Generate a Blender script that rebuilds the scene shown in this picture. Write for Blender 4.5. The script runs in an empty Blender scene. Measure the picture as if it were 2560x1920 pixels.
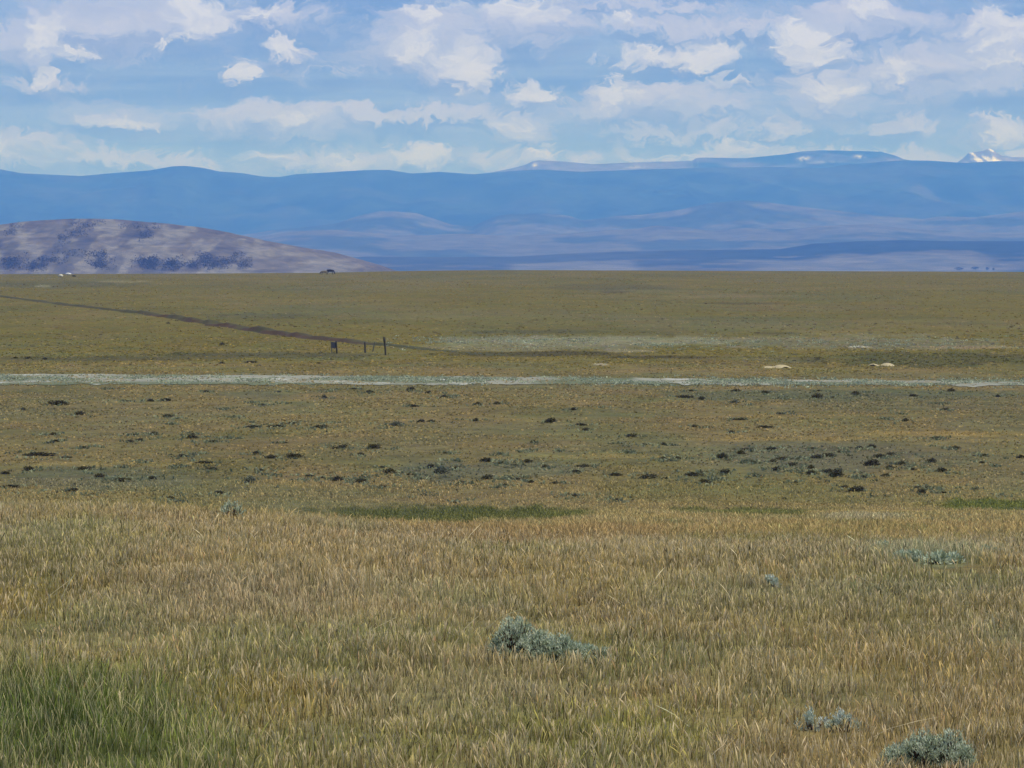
import bpy, bmesh, math, random
import numpy as np
from mathutils import Vector

random.seed(7)
rng = np.random.default_rng(11)
sc = bpy.context.scene
COL = sc.collection
F = 9300.0                    # focal length, in pixels of a 2560 wide picture
CAMZ = 10.0                   # height of the eye above the datum
PITCH = math.atan(360.0 / F)  # eye level lies 360 px above the picture centre

# ------------------------------------------------------------------ helpers
def lin(c):
    c = np.asarray(c, float) / 255.0
    return np.where(c <= 0.04045, c / 12.92, ((c + 0.055) / 1.055) ** 2.4)

def _hash(ix, iy, seed):
    h = (ix.astype(np.int64) * 374761393 + iy.astype(np.int64) * 668265263 + seed * 974634777) & 0xFFFFFFFF
    h = ((h ^ (h >> 13)) * 1274126177) & 0xFFFFFFFF
    h = (h ^ (h >> 16)) & 0xFFFFFFFF
    return h / 4294967295.0

def vnoise(x, y, seed=0):
    x = np.asarray(x, float); y = np.asarray(y, float)
    ix = np.floor(x); iy = np.floor(y)
    fx = x - ix; fy = y - iy
    fx = fx * fx * fx * (fx * (fx * 6 - 15) + 10); fy = fy * fy * fy * (fy * (fy * 6 - 15) + 10)
    a = _hash(ix, iy, seed); b = _hash(ix + 1, iy, seed)
    c = _hash(ix, iy + 1, seed); d = _hash(ix + 1, iy + 1, seed)
    return (a * (1 - fx) + b * fx) * (1 - fy) + (c * (1 - fx) + d * fx) * fy

def fbm(x, y, seed=0, octv=4):
    s = 0; a = 0.5; t = 0
    for k in range(octv):
        s = s + a * vnoise(x * 2 ** k + 17.3 * k, y * 2 ** k - 9.1 * k, seed + k); t += a; a *= 0.5
    return s / t

def sstep(a, b, x):
    t = np.clip((np.asarray(x, float) - a) / (b - a), 0, 1)
    return t * t * (3 - 2 * t)

def pchip(xs, ys):
    xs = np.asarray(xs, float); ys = np.asarray(ys, float)
    h = np.diff(xs); dl = np.diff(ys) / h
    m = np.zeros_like(xs)
    for i in range(1, len(xs) - 1):
        if dl[i - 1] * dl[i] > 0:
            w1 = 2 * h[i] + h[i - 1]; w2 = h[i] + 2 * h[i - 1]
            m[i] = (w1 + w2) / (w1 / dl[i - 1] + w2 / dl[i])
    m[0] = dl[0]; m[-1] = dl[-1]
    def f(x):
        x = np.clip(np.asarray(x, float), xs[0], xs[-1])
        i = np.clip(np.searchsorted(xs, x, side='right') - 1, 0, len(h) - 1)
        t = (x - xs[i]) / h[i]
        return ((1 + 2 * t) * (1 - t) ** 2 * ys[i] + t * (1 - t) ** 2 * h[i] * m[i]
                + t * t * (3 - 2 * t) * ys[i + 1] + t * t * (t - 1) * h[i] * m[i + 1])
    return f

def mesh_np(name, V, quads=None, tris=None, col=None, smooth=False):
    me = bpy.data.meshes.new(name)
    V = np.ascontiguousarray(V, np.float32)
    me.vertices.add(len(V)); me.vertices.foreach_set('co', V.ravel())
    parts = []; starts = []; off = 0
    for arr, k in ((quads, 4), (tris, 3)):
        if arr is not None and len(arr):
            parts.append(np.asarray(arr, np.int32).ravel())
            starts.append(off + np.arange(len(arr), dtype=np.int32) * k); off += len(arr) * k
    loops = np.concatenate(parts); st = np.concatenate(starts)
    me.loops.add(len(loops)); me.loops.foreach_set('vertex_index', loops)
    me.polygons.add(len(st)); me.polygons.foreach_set('loop_start', st)
    if smooth:
        me.polygons.foreach_set('use_smooth', np.ones(len(st), bool))
    me.update(calc_edges=True)
    if col is not None:
        ca = me.color_attributes.new('Col', 'FLOAT_COLOR', 'POINT')
        c4 = np.ones((len(V), 4), np.float32); c4[:, :3] = col
        ca.data.foreach_set('color', c4.ravel())
    return me

def link(name, me, mat=None, parent=None, loc=None):
    o = bpy.data.objects.new(name, me); COL.objects.link(o)
    if mat is not None and me is not None and not me.materials:
        me.materials.append(mat)
    if parent is not None: o.parent = parent
    if loc is not None: o.location = loc
    return o

def tag(o, label, cat, group=None):
    o['label'] = label; o['category'] = cat
    if group: o['group'] = group
    return o

def kind(o, k):
    o['kind'] = k
    return o

def grid_quads(nr, nc):
    i = np.arange(nr - 1)[:, None] * nc + np.arange(nc - 1)[None, :]
    return np.stack([i, i + 1, i + nc + 1, i + nc], -1).reshape(-1, 4)

# ------------------------------------------------------------------ materials
def new_mat(name):
    m = bpy.data.materials.new(name); m.use_nodes = True
    nt = m.node_tree; nt.nodes.clear()
    out = nt.nodes.new('ShaderNodeOutputMaterial')
    return m, nt, out

def N(nt, typ, **kw):
    n = nt.nodes.new(typ)
    for k, v in kw.items():
        if k == 'inp':
            for a, b in v.items():
                if hasattr(b, 'node'): nt.links.new(b, n.inputs[a])
                else: n.inputs[a].default_value = b
        else: setattr(n, k, v)
    return n

def mat_leaf(name, transl=0.3, gain=1.0, tint=None, rough_noise=0.0):
    m, nt, out = new_mat(name)
    at = N(nt, 'ShaderNodeAttribute', attribute_name='Col')
    c = at.outputs['Color']
    d = N(nt, 'ShaderNodeBsdfDiffuse', inp={'Color': c})
    t = N(nt, 'ShaderNodeBsdfTranslucent', inp={'Color': c})
    mx = N(nt, 'ShaderNodeMixShader', inp={0: transl, 1: d.outputs[0], 2: t.outputs[0]})
    nt.links.new(mx.outputs[0], out.inputs[0])
    return m

def mat_ground():
    m, nt, out = new_mat('prairie_ground')
    at = N(nt, 'ShaderNodeAttribute', attribute_name='Col')
    tc = N(nt, 'ShaderNodeTexCoord')
    base = at.outputs['Color']
    val = None
    for scl, det, lo, hi in ((0.055, 4, 0.86, 1.14), (0.55, 5, 0.72, 1.28), (3.2, 4, 0.70, 1.30)):
        mp = N(nt, 'ShaderNodeMapping', inp={0: tc.outputs['Object'], 3: (scl, scl * 0.8, scl)})
        nz = N(nt, 'ShaderNodeTexNoise', noise_dimensions='2D', inp={'Vector': mp.outputs[0], 'Scale': 1.0, 'Detail': det, 'Roughness': 0.62})
        mr = N(nt, 'ShaderNodeMapRange', inp={0: nz.outputs[0], 1: 0.28, 2: 0.72, 3: lo, 4: hi})
        val = mr.outputs[0] if val is None else N(nt, 'ShaderNodeMath', operation='MULTIPLY', inp={0: val, 1: mr.outputs[0]}).outputs[0]
    cc = N(nt, 'ShaderNodeVectorMath', operation='SCALE', inp={0: base, 'Scale': val})
    # hue: drier and greener patches
    mp = N(nt, 'ShaderNodeMapping', inp={0: tc.outputs['Object'], 1: (31, 7, 0), 3: (0.16, 0.1, 0.16)})
    nz = N(nt, 'ShaderNodeTexNoise', noise_dimensions='2D', inp={'Vector': mp.outputs[0], 'Scale': 1.0, 'Detail': 5, 'Roughness': 0.65})
    mr = N(nt, 'ShaderNodeMapRange', inp={0: nz.outputs[0], 1: 0.35, 2: 0.65, 3: 0.0, 4: 1.0})
    hue = N(nt, 'ShaderNodeMix', data_type='RGBA', inp={0: mr.outputs[0], 6: (0.92, 1.03, 0.98, 1), 7: (1.05, 0.99, 0.98, 1)})
    fin = N(nt, 'ShaderNodeVectorMath', operation='MULTIPLY', inp={0: cc.outputs[0], 1: hue.outputs[2]})
    bs = N(nt, 'ShaderNodeBsdfPrincipled', inp={'Base Color': fin.outputs[0], 'Roughness': 0.95, 'Specular IOR Level': 0.1})
    bm = N(nt, 'ShaderNodeBump', inp={'Strength': 0.6, 'Distance': 0.12, 'Height': val})
    nt.links.new(bm.outputs[0], bs.inputs['Normal'])
    nt.links.new(bs.outputs[0], out.inputs[0])
    return m

def mat_attr(name, scl=0.02, lo=0.85, hi=1.15, rough=0.95):
    m, nt, out = new_mat(name)
    at = N(nt, 'ShaderNodeAttribute', attribute_name='Col')
    tc = N(nt, 'ShaderNodeTexCoord')
    nz = N(nt, 'ShaderNodeTexNoise', inp={'Vector': tc.outputs['Object'], 'Scale': scl, 'Detail': 6, 'Roughness': 0.65})
    mr = N(nt, 'ShaderNodeMapRange', inp={0: nz.outputs[0], 1: 0.3, 2: 0.7, 3: lo, 4: hi})
    cc = N(nt, 'ShaderNodeVectorMath', operation='SCALE', inp={0: at.outputs['Color'], 'Scale': mr.outputs[0]})
    bs = N(nt, 'ShaderNodeBsdfPrincipled', inp={'Base Color': cc.outputs[0], 'Roughness': rough, 'Specular IOR Level': 0.1})
    nt.links.new(bs.outputs[0], out.inputs[0])
    return m

def mat_noise(name, c1, c2, scl, rough=0.9, bump=0.0, stretch=(1, 1, 1)):
    m, nt, out = new_mat(name)
    tc = N(nt, 'ShaderNodeTexCoord')
    mp = N(nt, 'ShaderNodeMapping', inp={0: tc.outputs['Object'], 3: stretch})
    nz = N(nt, 'ShaderNodeTexNoise', inp={'Vector': mp.outputs[0], 'Scale': scl, 'Detail': 6, 'Roughness': 0.65})
    mr = N(nt, 'ShaderNodeMapRange', inp={0: nz.outputs[0], 1: 0.32, 2: 0.68})
    mx = N(nt, 'ShaderNodeMix', data_type='RGBA', inp={0: mr.outputs[0], 6: (*c1, 1), 7: (*c2, 1)})
    bs = N(nt, 'ShaderNodeBsdfPrincipled', inp={'Base Color': mx.outputs[2], 'Roughness': rough, 'Specular IOR Level': 0.2})
    if bump:
        b = N(nt, 'ShaderNodeBump', inp={'Strength': 0.8, 'Distance': bump, 'Height': nz.outputs[0]})
        nt.links.new(b.outputs[0], bs.inputs['Normal'])
    nt.links.new(bs.outputs[0], out.inputs[0])
    return m

# ------------------------------------------------------------------ terrain
_dL = pchip([0, 8, 15, 21, 28, 36, 46, 55, 65, 80, 110, 130], [2.6, 2.7, 2.82, 2.99, 3.03, 3.15, 3.55, 3.97, 5.3, 7.0, 8.6, 9.05])
_dR = pchip([0, 8, 15, 21, 28, 36, 46, 60, 90, 110, 130], [2.6, 2.7, 2.82, 2.99, 3.05, 3.2, 3.85, 4.78, 6.73, 7.98, 9.05])
_dF = pchip([129, 130, 250, 330, 450, 700, 1000, 1250, 1400, 2000, 3500, 7000, 40000],
            [9.04, 9.05, 9.15, 9.22, 9.36, 9.56, 9.76, 9.95, 12.5, 45, 78, 80, 80])
_crest = pchip([-1500, 0, 760, 1000, 1240, 1700, 2560, 4000], [690, 686, 683, 678.5, 676, 677, 680, 684])
_LZ = pchip([-0.2, -0.115, 0.03, 0.2], [0, 0, 1, 1])

def drop(X, Y):
    X = np.asarray(X, float); Y = np.asarray(Y, float)
    u = X / np.maximum(Y, 1.0)
    t = sstep(-0.125, 0.035, u)
    near = _dL(Y) * (1 - t) + _dR(Y) * t
    d = np.where(Y < 130, near, _dF(Y))
    px = 1280 + F * np.clip(u, -0.3, 0.3)
    d = d + (_crest(px) - 674) / F * Y * sstep(600, 1250, Y) * (1 - sstep(1300, 3000, Y))
    amp = 0.05 + 0.10 * sstep(60, 200, Y) + 0.35 * sstep(300, 600, Y) - 0.35 * sstep(1000, 1220, Y)
    d = d - amp * (fbm(X / (6 + 0.08 * Y), Y / (9 + 0.25 * Y) , 5, 3) - 0.5)
    # the shallow swale that carries the green strip
    d = d + 0.25 * np.exp(-((Y - 122) / 14) ** 2) * sstep(-0.07, -0.02, u)
    return d

def ground_z(X, Y): return CAMZ - drop(X, Y)

_YS = np.geomspace(12, 1500, 5000)
def on_ground(px, py):
    """the ground point in that direction of view"""
    dx = (px - 1280) / F; up = (960 - py) / F
    fy = math.cos(PITCH) + up * math.sin(PITCH); fz = -math.sin(PITCH) + up * math.cos(PITCH)
    X = _YS * dx / fy; zr = CAMZ + _YS * fz / fy
    below = zr <= ground_z(X, _YS)
    i = int(np.argmax(below)) if below.any() else len(_YS) - 1
    Y = _YS[i]; x = float(Y * dx / fy)
    return x, float(Y), float(ground_z(x, Y))

def proj(X, Y, Z):
    px = 1280 + F * X / Y
    dz = (Z - CAMZ) / Y
    ang = np.arctan(dz) + PITCH
    return px, 960 - F * np.tan(ang)

# --- colour of the ground and what grows on it (reflectance written as sRGB picture tones)
PATCH = [  # px, py, rx, ry, colour, weight
    (80, 1820, 470, 150, (64, 76, 31), 1.0), (400, 1895, 320, 80, (76, 84, 38), .8), (40, 1500, 170, 70, (106, 94, 46), .8),
    (640, 1760, 200, 70, (122, 106, 54), .7),
    (150, 1390, 210, 80, (104, 100, 60), .75), (1480, 1455, 330, 60, (143, 127, 80), .6), (950, 1420, 240, 50, (142, 125, 86), .5),
    (620, 1500, 380, 70, (142, 128, 100), .7), (1560, 1850, 260, 80, (114, 112, 56), .8), (900, 1880, 300, 60, (112, 108, 56), .6),
    (2050, 1560, 420, 70, (118, 108, 64), .6), (2000, 1400, 500, 35, (112, 102, 66), .7), (1200, 1700, 300, 80, (133, 119, 84), .6),
    (1250, 1345, 600, 28, (126, 108, 74), .6), (2330, 1395, 170, 26, (112, 116, 88), .8), (2350, 1700, 200, 80, (122, 108, 64), .5),
    (1120, 1288, 420, 24, (84, 87, 50), 1.0), (1900, 1284, 160, 13, (88, 91, 53), .9), (2460, 1262, 170, 16, (90, 96, 48), .9),
    (1720, 1276, 60, 8, (84, 88, 48), .7), (2150, 1300, 120, 12, (134, 130, 106), .6),
    (2050, 1140, 330, 45, (106, 104, 84), .8), (1110, 1180, 130, 30, (104, 104, 84), .8), (250, 1195, 260, 40, (108, 108, 84), .7),
    (1330, 1175, 160, 25, (110, 110, 88), .7), (2100, 988, 560, 16, (104, 106, 80), .8), (640, 985, 90, 14, (110, 110, 86), .5),
    (2250, 1015, 400, 14, (112, 108, 80), .5), (2400, 1085, 260, 8, (136, 120, 74), .8), (2000, 1098, 260, 7, (134, 118, 74), .7),
    (300, 1160, 260, 8, (134, 120, 76), .7), (1450, 1140, 200, 9, (132, 118, 76), .7), (2000, 1040, 300, 7, (130, 115, 74), .6),
    (750, 1075, 120, 6, (132, 118, 76), .6), (1300, 1050, 180, 6, (128, 114, 74), .5),
    (1500, 852, 480, 14, (140, 138, 112), .9), (1300, 868, 330, 10, (140, 136, 110), .7), (2200, 860, 380, 18, (132, 128, 102), .7),
    (2430, 868, 160, 5, (142, 126, 98), .7), (1980, 846, 220, 6, (128, 118, 88), .6), (1560, 877, 80, 4, (146, 138, 116), .7),
    (1330, 885, 220, 7, (88, 82, 52), .9), (1650, 893, 160, 4, (86, 78, 48), .8), (1950, 833, 70, 3, (94, 84, 54), .8),
    (2350, 900, 300, 18, (92, 90, 54), .8), (700, 888, 330, 8, (92, 90, 60), .8), (250, 897, 300, 7, (96, 92, 62), .7),
    (400, 915, 300, 9, (128, 114, 78), .5), (1100, 925, 300, 9, (130, 114, 78), .6), (1700, 926, 300, 8, (128, 112, 76), .6),
    (1350, 829, 180, 6, (96, 94, 62), .7), (650, 790, 160, 8, (98, 96, 66), .6), (120, 712, 260, 9, (102, 100, 70), .7),
    (300, 704, 80, 3, (132, 126, 96), .7), (110, 715, 26, 4, (136, 132, 108), .7), (1850, 740, 180, 5, (128, 114, 84), .5), (1500, 718, 180, 8, (100, 94, 66), .5),
    (1540, 730, 50, 3, (94, 84, 56), .6), (1850, 759, 120, 3, (96, 86, 58), .6), (2000, 770, 300, 10, (122, 110, 76), .5),
    (2150, 868, 36, 2.5, (168, 164, 148), .9), (1840, 868, 40, 2, (140, 132, 112), .8), (1500, 911, 22, 3, (170, 160, 134), 1.0),
    (1330, 858, 26, 3, (150, 150, 124), .6), (2200, 838, 160, 5, (128, 124, 98), .5), (560, 872, 120, 5, (130, 116, 76), .5),
]

def tone(X, Y, Z):
    """sRGB tones for ground points (N,3)"""
    px, py = proj(X, Y, Z)
    base_far = np.array((123, 112, 56.)); base_mid = np.array((129, 117, 78.)); base_fg = np.array((134, 119, 78.))
    a = sstep(880, 960, py)[:, None]; b = sstep(1230, 1400, py)[:, None]
    c = base_far * (1 - a) + base_mid * a
    c = c * (1 - b) + base_fg * b
    g1 = sstep(80, 140, Y); g2 = sstep(250, 420, Y)
    def wn(seed, k=1.0):
        a = fbm(X / (1.7 * k), Y / (3.4 * k), seed, 4); b2 = fbm(X / (5.5 * k), Y / (15 * k), seed + 3, 4); c2 = fbm(X / (22 * k), Y / (85 * k), seed + 6, 5)
        return (a * (1 - g1) + b2 * g1) * (1 - g2) + c2 * g2
    n1 = wn(21); n2 = wn(47, .8); ks = 1 - 0.45 * g1
    def mixto(c, col, w): return c * (1 - w[:, None]) + np.array(col, float) * w[:, None]
    c = mixto(c, (104, 103, 62), ks * 0.70 * sstep(0.52, 0.72, n1))
    c = mixto(c, (140, 124, 90), ks * 0.55 * sstep(0.53, 0.72, n2))
    c = mixto(c, (112, 114, 86), ks * 0.55 * sstep(0.52, 0.72, wn(77, 1.2)))
    wob = fbm(px / 60.0, py / 18.0 + 3, 91, 4) - 0.5; wob2 = fbm(px / 45.0 + 40, py / 14.0, 97, 4) - 0.5
    for (cx, cy, rx, ry, col, w) in PATCH:
        if ry <= 9 and col[0] >= 128: col = tuple(1.09 * q for q in col)      # bleached streaks
        q = ((px - cx) / rx + wob * 0.9) ** 2 + ((py - cy) / ry + wob2 * 1.1) ** 2
        m = w * (1 - (sstep(0.05, 1.55, q) if rx >= 150 and ry >= 45 else sstep(0.35, 1.25, q)))
        if m.max() > 0.001: c = mixto(c, col, m)
    return c

# ------------------------------------------------------------------ ground sheet
def build_ground():
    us = np.concatenate([np.linspace(-0.42, -0.165, 26)[:-1], np.linspace(-0.165, 0.165, 480), np.linspace(0.165, 0.42, 26)[1:]])
    ys = np.concatenate([np.linspace(1, 14, 14)[:-1], np.geomspace(14, 1400, 800), np.geomspace(1400, 27800, 60)[1:]])
    U, Yg = np.meshgrid(us, ys)
    X = (U * Yg).ravel(); Y = Yg.ravel()
    X = np.where(Y < 40, np.sign(U.ravel()) * (np.abs(U.ravel()) * np.maximum(Y, 20)), X)
    Z = ground_z(X, Y)
    c = lin(tone(X, np.maximum(Y, 12), Z)) * np.array((.54, .52, .44))
    thatch = (1 - sstep(40, 120, Y))[:, None]
    c = c * (1 + 0.25 * thatch)                     # bare litter between the stems is browner soil
    farm = sstep(2500, 6000, Y)[:, None]
    n = fbm(X / 900, Y / 2500, 3, 4)[:, None]
    cf = np.array((0.14, 0.12, 0.09)) * (0.75 + 0.5 * n)
    c = c * (1 - farm) + cf * farm
    me = mesh_np('ground', np.stack([X, Y, Z], 1), quads=grid_quads(len(ys), len(us)), col=c, smooth=True)
    return kind(link('ground', me, mat_ground()), 'structure')

# ------------------------------------------------------------------ grasses
def blades(name, X, Y, h, w, headw, col, tipcol, mat, lean=0.35, bend=0.25, zoff=0.0):
    n = len(X)
    Z = ground_z(X, Y) - 0.015 + zoff
    az = rng.uniform(0, 2 * np.pi, n); fa = rng.uniform(0, np.pi, n)
    ln = np.abs(rng.normal(0, lean, n)); bd = np.abs(rng.normal(0, bend, n))
    dirx = np.cos(az); diry = np.sin(az)
    wx = np.cos(fa); wy = np.sin(fa) * 0.6
    V = np.zeros((n, 7, 3)); ts = (0.0, 0.55, 0.80, 1.0); half = (w * 0.5, w * 0.38, headw * 0.5, None)
    k = 0
    C = np.zeros((n, 7, 3))
    for t, hw in zip(ts, half):
        off = (ln * t + bd * t * t) * h
        zz = Z + h * (t - 0.18 * bd * t * t)
        cx = X + dirx * off; cy = Y + diry * off
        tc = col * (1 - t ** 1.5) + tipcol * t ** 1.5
        if hw is not None:
            V[:, k] = np.stack([cx - wx * hw, cy - wy * hw, zz], 1); V[:, k + 1] = np.stack([cx + wx * hw, cy + wy * hw, zz], 1)
            C[:, k] = tc; C[:, k + 1] = tc; k += 2
        else:
            V[:, k] = np.stack([cx, cy, zz], 1); C[:, k] = tc
    b = np.arange(n)[:, None] * 7
    q = np.concatenate([b + np.array([0, 1, 3, 2]), b + np.array([2, 3, 5, 4])])
    t3 = b + np.array([4, 5, 6])
    me = mesh_np(name, V.reshape(-1, 3), quads=q, tris=t3, col=C.reshape(-1, 3))
    return kind(link(name, me, mat), 'stuff')

def scatter(n, y0, y1, dens):
    yy = np.linspace(y0, y1, 600)
    wgt = dens(yy) * (0.142 * yy + 1.3); cdf = np.cumsum(wgt); cdf /= cdf[-1]
    Y = np.interp(rng.random(n), cdf, yy)
    X = (rng.random(n) * 2 - 1) * (0.142 * Y + 1.3)
    return X, Y

def clear(X, Y):
    k = np.ones(len(X), bool)
    for (px, py, rx, fwd, back) in ((1345, 1652, 135, .25, 1.6), (2325, 1925, 110, .2, .7), (2080, 1830, 60, .05, .4), (2207, 1383, 34, 3.5, 1.5), (2300, 1404, 75, 3.5, 1.5), (2365, 1410, 75, 3.5, 1.5), (2470, 1388, 36, 3, 1.2), (1928, 1468, 26, .8, .6)):
        x, y, z = on_ground(px, py); r = rx * y / F
        k &= ~((np.abs(X - x) < r * (1 - .25 * rng.random(len(X)))) & (Y > y - fwd * (.4 + rng.random(len(X)))) & (Y < y + back * rng.random(len(X))) & (rng.random(len(X)) < .93))
    return k

def clump(X, Y, s, keep, seed):
    k = clear(X, Y); X, Y = X[k], Y[k]
    m = fbm(X / s, Y / s, seed, 3)
    k = rng.random(len(X)) < np.clip((m - 0.5) * 2.6 + keep, 0.12, 1)
    return X[k], Y[k]

def build_grass():
    GK = np.array((1.66, 1.47, 1.38))
    M = mat_leaf('grass_blade', 0.34)
    # tall dry grass on the near slope
    X, Y = scatter(560000, 15, 84, lambda y: np.clip((86 - y) / 38, .01, 1) / (0.35 + (y / 40) ** 1.6))
    X, Y = clump(X, Y, 0.22, 0.5, 301)
    n = len(X); Xj = X + rng.normal(0, .16, n); Yj = np.maximum(Y + rng.normal(0, .55, n), 13); Zg = ground_z(Xj, Yj)
    base = tone(Xj, Yj, Zg)
    green = sstep(6, -4, base[:, 0] - base[:, 1])       # where the patch is green rather than straw
    straw = rng.random(n)
    tip = base * np.where(rng.random(n) < .28, rng.normal(.66, .12, n), rng.normal(1.2, .2, n))[:, None]
    mixs = ((rng.random(n) < 0.46) * (1 - 0.30 * green))[:, None]
    tip = tip * (1 - mixs) + np.array((196, 182, 144.)) * mixs * rng.normal(1, 0.08, n)[:, None]
    red = (rng.random(n) < 0.045)[:, None] * (1 - green[:, None])
    tip = tip * (1 - 0.6 * red) + np.array((126, 96, 70.)) * 0.6 * red
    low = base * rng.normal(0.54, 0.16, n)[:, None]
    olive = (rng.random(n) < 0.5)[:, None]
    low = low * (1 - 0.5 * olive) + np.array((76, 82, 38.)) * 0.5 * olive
    K = np.array((3.05, 2.74, 2.6)) * (1 - .22 * sstep(35, 70, Y))[:, None] * np.clip(.30 + .85 * fbm(X / .22, Y / .6, 303, 3) + .62 * fbm(X / .9, Y / 2.2, 304, 3), .35, 1.7)[:, None]
    def keep_hue(c, top=.8): return c * np.minimum(1, top / np.maximum(c.max(1), 1e-6))[:, None]
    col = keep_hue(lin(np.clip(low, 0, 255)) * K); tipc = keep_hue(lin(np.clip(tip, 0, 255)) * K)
    tall = np.clip(.5 * fbm(X / 1.6, Y / 1.6, 55, 3) + .5 * (1.8 * fbm(X / .3, Y / .45, 56, 2) - .4), 0, 1)
    h = (0.055 + 0.14 * tall) * rng.uniform(0.6, 1.35, n) * (1 + 0.25 * green)
    h *= 1 - 0.65 * sstep(36, 84, Y)
    w = rng.uniform(0.003, 0.0065, n) * (0.8 + Y / 60); hd = np.where(rng.random(n) < 0.45, rng.uniform(1.1, 1.9, n), rng.uniform(0.4, 0.8, n)) * w
    hd = np.where(green > 0.5, w * 0.6, hd)
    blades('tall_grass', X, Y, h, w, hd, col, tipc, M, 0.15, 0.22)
    # thinning grass on the falling slope
    X, Y = scatter(200000, 46, 140, lambda y: np.clip((y - 45) / 25, .01, 1) / (0.5 + (y / 70) ** 2))
    X, Y = clump(X, Y, 1.3, 0.75, 311)
    n = len(X); base = tone(X, Y, ground_z(X, Y))
    low = base * rng.normal(0.95, 0.1, n)[:, None]; tip = base * rng.normal(1.08, 0.12, n)[:, None]
    h = rng.uniform(0.07, 0.2, n) * (1.1 - 0.45 * sstep(70, 120, Y)); w = rng.uniform(0.00014, 0.0003, n) * Y
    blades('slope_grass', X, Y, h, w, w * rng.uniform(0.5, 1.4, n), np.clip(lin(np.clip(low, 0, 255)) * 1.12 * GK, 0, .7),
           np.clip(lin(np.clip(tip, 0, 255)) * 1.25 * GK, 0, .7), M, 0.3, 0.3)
    # short grass tufts on the plain
    X, Y = scatter(110000, 128, 380, lambda y: np.clip((385 - y) / 140, .02, 1) / (0.5 + (y / 200) ** 2))
    X, Y = clump(X, Y, 4.5, 0.62, 321)
    n = len(X); base = tone(X, Y, ground_z(X, Y))
    v = rng.normal(1.0, 0.06, n)[:, None]
    h = rng.uniform(0.03, 0.10, n); w = rng.uniform(0.0003, 0.0009, n) * Y
    blades('short_grass', X, Y, h, w, w * rng.uniform(0.6, 1.2, n), np.clip(lin(np.clip(base * v * 0.96, 0, 255)) * .86 * GK, 0, .7),
           np.clip(lin(np.clip(base * v * 1.05, 0, 255)) * .95 * GK, 0, .7), M, 0.5, 0.3)
    # rougher bunchgrass over the far rise
    X, Y = scatter(34000, 270, 1240, lambda y: 1 / (0.3 + (y / 500) ** 1.2))
    q = 600 + F * drop(X, Y) / Y; p = 1280 + F * X / Y
    k = ~((q > 925) & (q < 970)) & ~((np.abs(q - 916) < 8) & ((np.abs(p - 1941) < 60) | (np.abs(p - 2205) < 60))) & ~((q > 870) & (q < 896) & (np.abs(p - 900) < 90))
    X, Y = X[k], Y[k]
    n = len(X); base = tone(X, Y, ground_z(X, Y)) + np.array((0, 0, 16.)); v = rng.normal(1.0, 0.03, n)[:, None]
    cl = fbm(X / 14, Y / 50, 331, 3)
    h = rng.uniform(0.02, 0.11, n) * (.5 + cl); w = rng.uniform(0.15, 0.6, n)
    blades('far_grass', X, Y, h, w, w * .8, np.clip(lin(np.clip(base * v, 0, 255)) * .80 * GK, 0, .7), np.clip(lin(np.clip(base * v * 1.03, 0, 255)) * .86 * GK, 0, .7), M, 0.5, 0.3)
    # long bleached stalks, bent and broken, through the near grass
    X, Y = scatter(210, 17, 56, lambda y: 1 / (0.4 + (y / 40) ** 1.4))
    n = len(X); v = rng.normal(1, 0.08, n)[:, None]
    c = np.clip(lin(np.clip(np.array((206, 188, 146.)) * v, 0, 255)) * 1.15, 0, .85)
    w = rng.uniform(0.005, 0.010, n)
    blades('straw', X, Y, rng.uniform(0.14, 0.32, n), w, w * rng.uniform(0.8, 2.0, n), c * 0.85, c, M, 0.7, 0.7)
    # pale grey-green sage cover along the wash and in the far sage flats
    Xs = []; Ys = []
    for (px0, px1, pyf, spread, num) in ((-150, 2710, lambda p: 949 + 0.0042 * p, 9, 5200), (960, 2600, lambda p: 856 + 0 * p, 17, 1500)):
        p = rng.uniform(px0, px1, num); q = pyf(p) + rng.normal(0, spread * 0.55, num)
        kk = fbm(p / 70, q / 7, 205, 3) > (.46 if spread < 12 else .56); p = p[kk]; q = q[kk]
        Yv = 9.17 * F / (q - 600); Xs.append((p - 1280) / F * Yv); Ys.append(Yv)
    X = np.concatenate(Xs); Y = np.concatenate(Ys); n = len(X)
    c = lin((148, 152, 126)) * rng.normal(1.2, 0.25, n)[:, None]
    SX = []; SY = []
    for (px, py, w, k) in shrub_items():
        if py < 930 or py > 1260: continue
        x, y, z = on_ground(px, py); wid = w * y / F; num = int(rng.integers(3, 14))
        SX.append(x + rng.normal(0, wid * .9, num)); SY.append(y + rng.normal(0, wid * 2.2, num))
    SX = np.concatenate(SX); SY = np.concatenate(SY); ns = len(SX)
    c = np.concatenate([c, lin((108, 110, 84)) * rng.normal(1.5, .3, ns)[:, None]]); X = np.concatenate([X, SX]); Y = np.concatenate([Y, SY]); n += ns
    rep = 6
    X = np.repeat(X, rep) + rng.normal(0, 0.12, n * rep); Y = np.repeat(Y, rep) + rng.normal(0, 0.12, n * rep); c = np.clip(np.repeat(c, rep, 0), 0.02, .7)
    w = rng.uniform(0.05, 0.12, n * rep)
    blades('sage_cover', X, Y, rng.uniform(0.05, 0.15, n * rep), w, w * 0.9, c * 0.8, c, M, 0.6, 0.3)

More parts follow.
